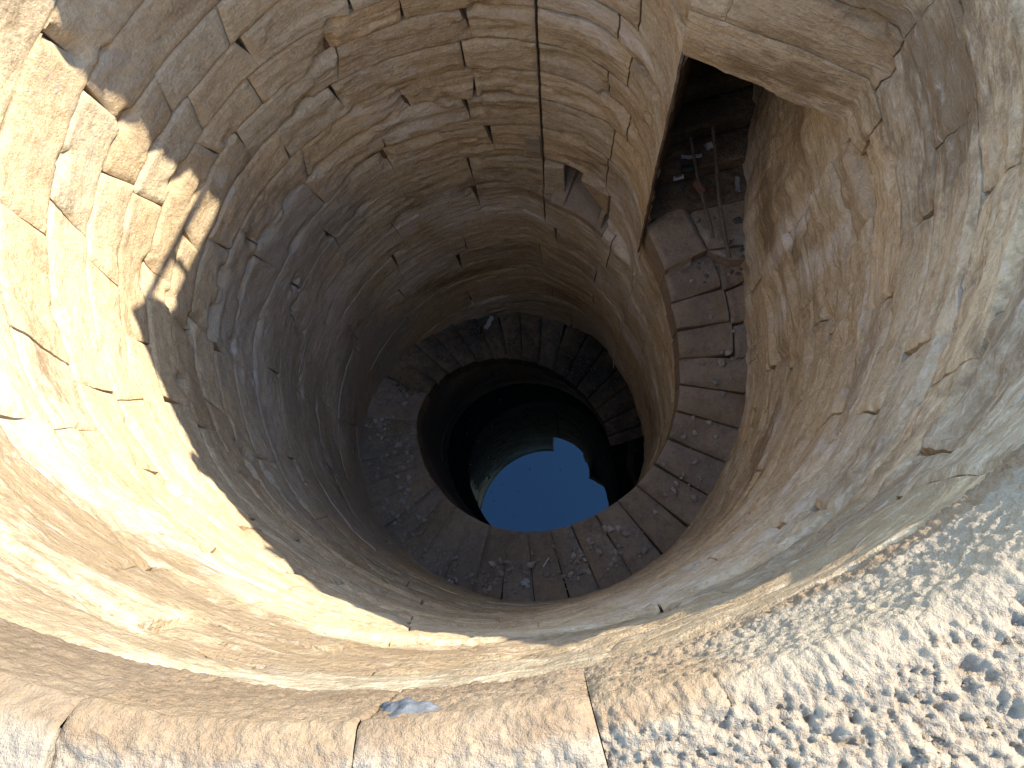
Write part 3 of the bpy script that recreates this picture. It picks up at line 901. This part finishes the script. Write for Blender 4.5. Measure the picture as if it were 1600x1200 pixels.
def tread_at(az):
    for A, B, d in STEP_D:
        if B <= az <= A: return d + 0.085 * ((A - az) / (A - B) - 0.5)
    return None
RUB = {0: ([], []), 1: ([], [])}
def add_rubble(x, y, z, s, r, kind=0):
    rb_v, rb_f = RUB[kind]
    nb = 12 * len(rb_v)
    v, f, _ = ROCKS[r.randrange(6)]
    a = r.uniform(0, 6.28); c, q = math.cos(a), math.sin(a)
    w = v * s
    w = np.stack([w[:, 0] * c - w[:, 1] * q + x, w[:, 0] * q + w[:, 1] * c + y, w[:, 2] + z + s * 0.3], -1)
    rb_v.append(w); rb_f.extend([(i + nb, j + nb, k + nb) for i, j, k in f])
rr = random.Random(5)
big_spots = []
for _ in range(3200):
    az = rr.uniform(-345, 20)
    d = tread_at(az)
    if d is None or d > WATER_D: continue
    dens = np.interp(az, [-345, -200, -170, -140, -100, -60, -30, 20], [1.0, 1.0, 0.9, 0.6, 0.55, 0.5, 0.14, 0.10])
    if rr.random() > dens: continue
    ri = float(r_in(np.array(az)))
    v = rr.betavariate(3.2, 1.7) if az > -150 else rr.betavariate(2.0, 1.6)
    r_ = ri + 0.03 + v * (1.96 - ri - 0.03)
    if fbm(np.array([[math.cos(math.radians(az)) * 6, math.sin(math.radians(az)) * 6, r_ * 2]]), 2, 9)[0] < rr.uniform(-0.5, 0.25) - 0.1: continue
    x, y = pol(r_, az)
    s = min(0.042, 0.017 * math.exp(rr.gauss(0, 0.5)))
    if s > 0.026 and az > -200 and len(big_spots) < 90: big_spots.append((x, y, -d, s, az))
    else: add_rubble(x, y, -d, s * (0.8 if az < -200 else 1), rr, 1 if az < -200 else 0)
for _ in range(80):                          # passage floor and the strip beside the outer wall
    y = rr.uniform(0.45, 2.2); x = rr.uniform(1.55, 1.93) if y < 1.1 else rr.uniform(1.3 + 0.2 * (y - 1.1), 1.97)
    k = max(0, int((y - 1.28) / 0.28) + 1) if y > 1.28 else 0
    add_rubble(x, y, -(LD - 0.02 - 0.13 * (k - 1)) if k else -LD - 0.0, min(0.045, 0.014 * math.exp(rr.gauss(0, 0.5))), rr, 1)
for kd, mt, lb in ((0, M_RUBBLE, "small pale stones and grit scattered over the near stair treads"), (1, M_RUBBLE_SHADE, "shade-coloured grit over the far treads and the doorway floor")):
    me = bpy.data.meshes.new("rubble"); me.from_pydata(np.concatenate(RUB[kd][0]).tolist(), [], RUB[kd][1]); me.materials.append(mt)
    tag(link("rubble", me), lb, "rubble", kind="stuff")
ORD = ["first", "second", "third", "fourth", "fifth", "sixth", "seventh", "eighth", "ninth", "tenth", "eleventh", "twelfth", "thirteenth", "fourteenth", "fifteenth", "sixteenth",
       "seventeenth", "eighteenth", "nineteenth", "twentieth", "twenty-first", "twenty-second", "twenty-third", "twenty-fourth", "twenty-fifth", "twenty-sixth", "twenty-seventh", "twenty-eighth", "twenty-ninth", "thirtieth"]
by_tread = {}
for sp in big_spots:
    n = next(i for i, (A, B, d) in enumerate(STEP_D) if B <= sp[4] <= A)
    by_tread.setdefault(n, []).append(sp)
for n, lst in by_tread.items():
    lst.sort(key=lambda q: -math.hypot(q[0], q[1]))
    for i, (x, y, z, s, az) in enumerate(lst):
        o = link("stone", ROCKS[rr.randrange(6)][2])
        o.location = (x, y, z + s * 0.35); o.scale = (s, s, s); o.rotation_euler = (0, 0, rr.uniform(0, 6.28))
        which = "only large one there" if len(lst) == 1 else ORD[i] + " from the outer wall"
        tag(o, "pale stone on the " + ORD[n] + " tread below the landing, " + which, "stone", "loose stones on the stair treads")

# stones on the rim that break its shadow line
for az, s, lab in ((29.0, 0.10, "lump of stone lying on the sunny right rim"), (8.0, 0.075, "small lump of stone on the right rim"), (3.5, 0.06, "smallest lump of stone on the right rim")):
    o = link("rim_stone", ROCKS[int(s * 100) % 6][2])
    o.location = pol(R + 0.05, az) + (s * 0.35,); o.scale = (s * 1.3, s * 1.3, s)
    tag(o, lab, "stone")

# ------------------------------------------------------------------ poles and litter
def pole(p0, p1, rad, seed, label):
    p0, p1 = Vector(p0), Vector(p1)
    ax = (p1 - p0); L = ax.length; ax.normalize()
    s = ax.orthogonal().normalized(); t = ax.cross(s)
    r_ = random.Random(seed)
    n, m = 10, 18
    V = []
    for i in range(m):
        f = i / (m - 1)
        c = p0 + ax * L * f + s * 0.010 * math.sin(f * 5 + seed) + t * 0.008 * math.sin(f * 8 + seed)
        for k in range(n):
            a = 2 * math.pi * k / n
            q = rad * (1 - 0.25 * f) * (1 + r_.uniform(-0.12, 0.12))
            V.append(c + (s * math.cos(a) + t * math.sin(a)) * q - p0)
    F = [[i * n + k, i * n + (k + 1) % n, (i + 1) * n + (k + 1) % n, (i + 1) * n + k] for i in range(m - 1) for k in range(n)]
    F += [list(range(n))[::-1], [(m - 1) * n + k for k in range(n)]]
    me = bpy.data.meshes.new("wooden_pole"); me.from_pydata(V, [], F); me.materials.append(M_WOOD)
    o = link("wooden_pole", me); o.location = p0
    return tag(o, label, "pole", "poles in the doorway")
pole((1.672, 0.80, -4.545), (1.50, 1.50, -4.22), 0.015, 1, "thin wooden pole in the doorway, nearer the left jamb")
pole((1.784, 0.635, -4.545), (1.66, 1.56, -4.18), 0.017, 2, "thin wooden pole in the doorway, nearer the right wall")

def scrap(name, loc, size, rot, mat, label, cat, curl=0.3, n=6, group=None):
    V, F = [], []
    for i in range(n + 1):
        x = (i / n - 0.5) * size[0]
        z = curl * size[0] * ((i / n - 0.5) ** 2) * 4
        off = 0.12 * size[1] * math.sin(i * 2.1)
        V += [(x, -size[1] / 2 + off, z), (x, size[1] / 2 + off, z)]
    F = [[2 * i, 2 * i + 2, 2 * i + 3, 2 * i + 1] for i in range(n)]
    me = bpy.data.meshes.new(name); me.from_pydata(V, [], F); me.materials.append(mat)
    o = link(name, me); o.location = loc; o.rotation_euler = rot
    so = o.modifiers.new("thickness", 'SOLIDIFY'); so.thickness = 0.003
    return tag(o, label, cat)
def dtread(az, up=0.012): return -(tread_at(az) - up)
scrap("paper_strip", (-0.555, 1.796, dtread(-252.8, 0.03)), (0.20, 0.06), (0.1, -0.1, 1.1), M_PAPER, "curled white paper strip on the dark far treads", "paper", 0.12)
scrap("paper_scrap", (0.09, -1.80, dtread(-87.2, 0.025)), (0.085, 0.05), (0.15, 0.1, 0.5), M_PAPER, "crumpled pale scrap on the near treads at the bottom", "paper", 0.2)
scrap("paper_scrap", (-0.699, -1.787, dtread(-111.4, 0.02)), (0.03, 0.025), (0.1, 0, 0.2), M_PAPER, "tiny bright white scrap against the near left wall", "paper", 0.1)
scrap("paper_scrap", (0.30, -1.62, dtread(-79.5, 0.02)), (0.10, 0.012), (0, 0, 1.0), M_PAPER, "pale splinter on the near treads below the water", "paper", 0.05)
scrap("wrapper", (1.53, 1.44, -4.40), (0.16, 0.03), (0.1, 0, 0.05), M_PAPER, "pale wrapper between the two poles in the doorway", "wrapper", 0.1)
scrap("wrapper", (1.90, 1.25, -4.53), (0.16, 0.035), (0.2, 0.3, 1.5), M_PAPER, "pale wrapper against the right wall of the doorway", "wrapper", 0.1)
# cigarette packet: box, lid and dark printed front
pk = empty("cigarette_packet", (1.43, 1.37, -4.52))
tag(pk, "small white packet with dark print in the doorway shadow", "packet")
for nm, b, m in (("box", (-0.04, 0.04, -0.055, 0.03, 0.0, 0.03), M_PAPER), ("lid", (-0.041, 0.041, 0.032, 0.06, -0.001, 0.031), M_PAPER), ("printed_front", (-0.028, 0.028, -0.035, 0.015, 0.031, 0.034), M_BLUE)):
    o = link(nm, box_mesh(nm, *b, m), pk)
pk.rotation_euler = (0.45, 0, 0.25)
def can(loc, rot, mat, label):
    prof = [(0.0, 0), (0.026, 0), (0.033, 0.012), (0.033, 0.10), (0.026, 0.115), (0.0, 0.113)]
    n = 14
    V = [(r * math.cos(6.2832 * k / n) * (0.75 if 0.02 < z < 0.09 else 1), r * math.sin(6.2832 * k / n), z - 0.055) for r, z in prof for k in range(n)]
    F = [[i * n + k, i * n + (k + 1) % n, (i + 1) * n + (k + 1) % n, (i + 1) * n + k] for i in range(len(prof) - 1) for k in range(n)]
    me = bpy.data.meshes.new("drink_can"); me.from_pydata(V, [], F); me.materials.append(mat)
    for p in me.polygons: p.use_smooth = True
    o = link("drink_can", me); o.location = loc; o.rotation_euler = rot
    return tag(o, label, "can")
can((1.60, 1.24, -4.52), (1.5, 0.2, 0.5), M_RED, "faded red can lying between pole and left jamb")
can((1.50, 1.33, -4.40), (1.4, 0.3, 1.5), M_GREEN, "dark green can lying in the doorway shadow")
scrap("wrapper", (1.655, 1.50, -4.36), (0.07, 0.05), (0.3, 0.2, 0.6), M_PAPER, "crumpled white wrapper between the upper ends of the poles", "wrapper", 0.3)
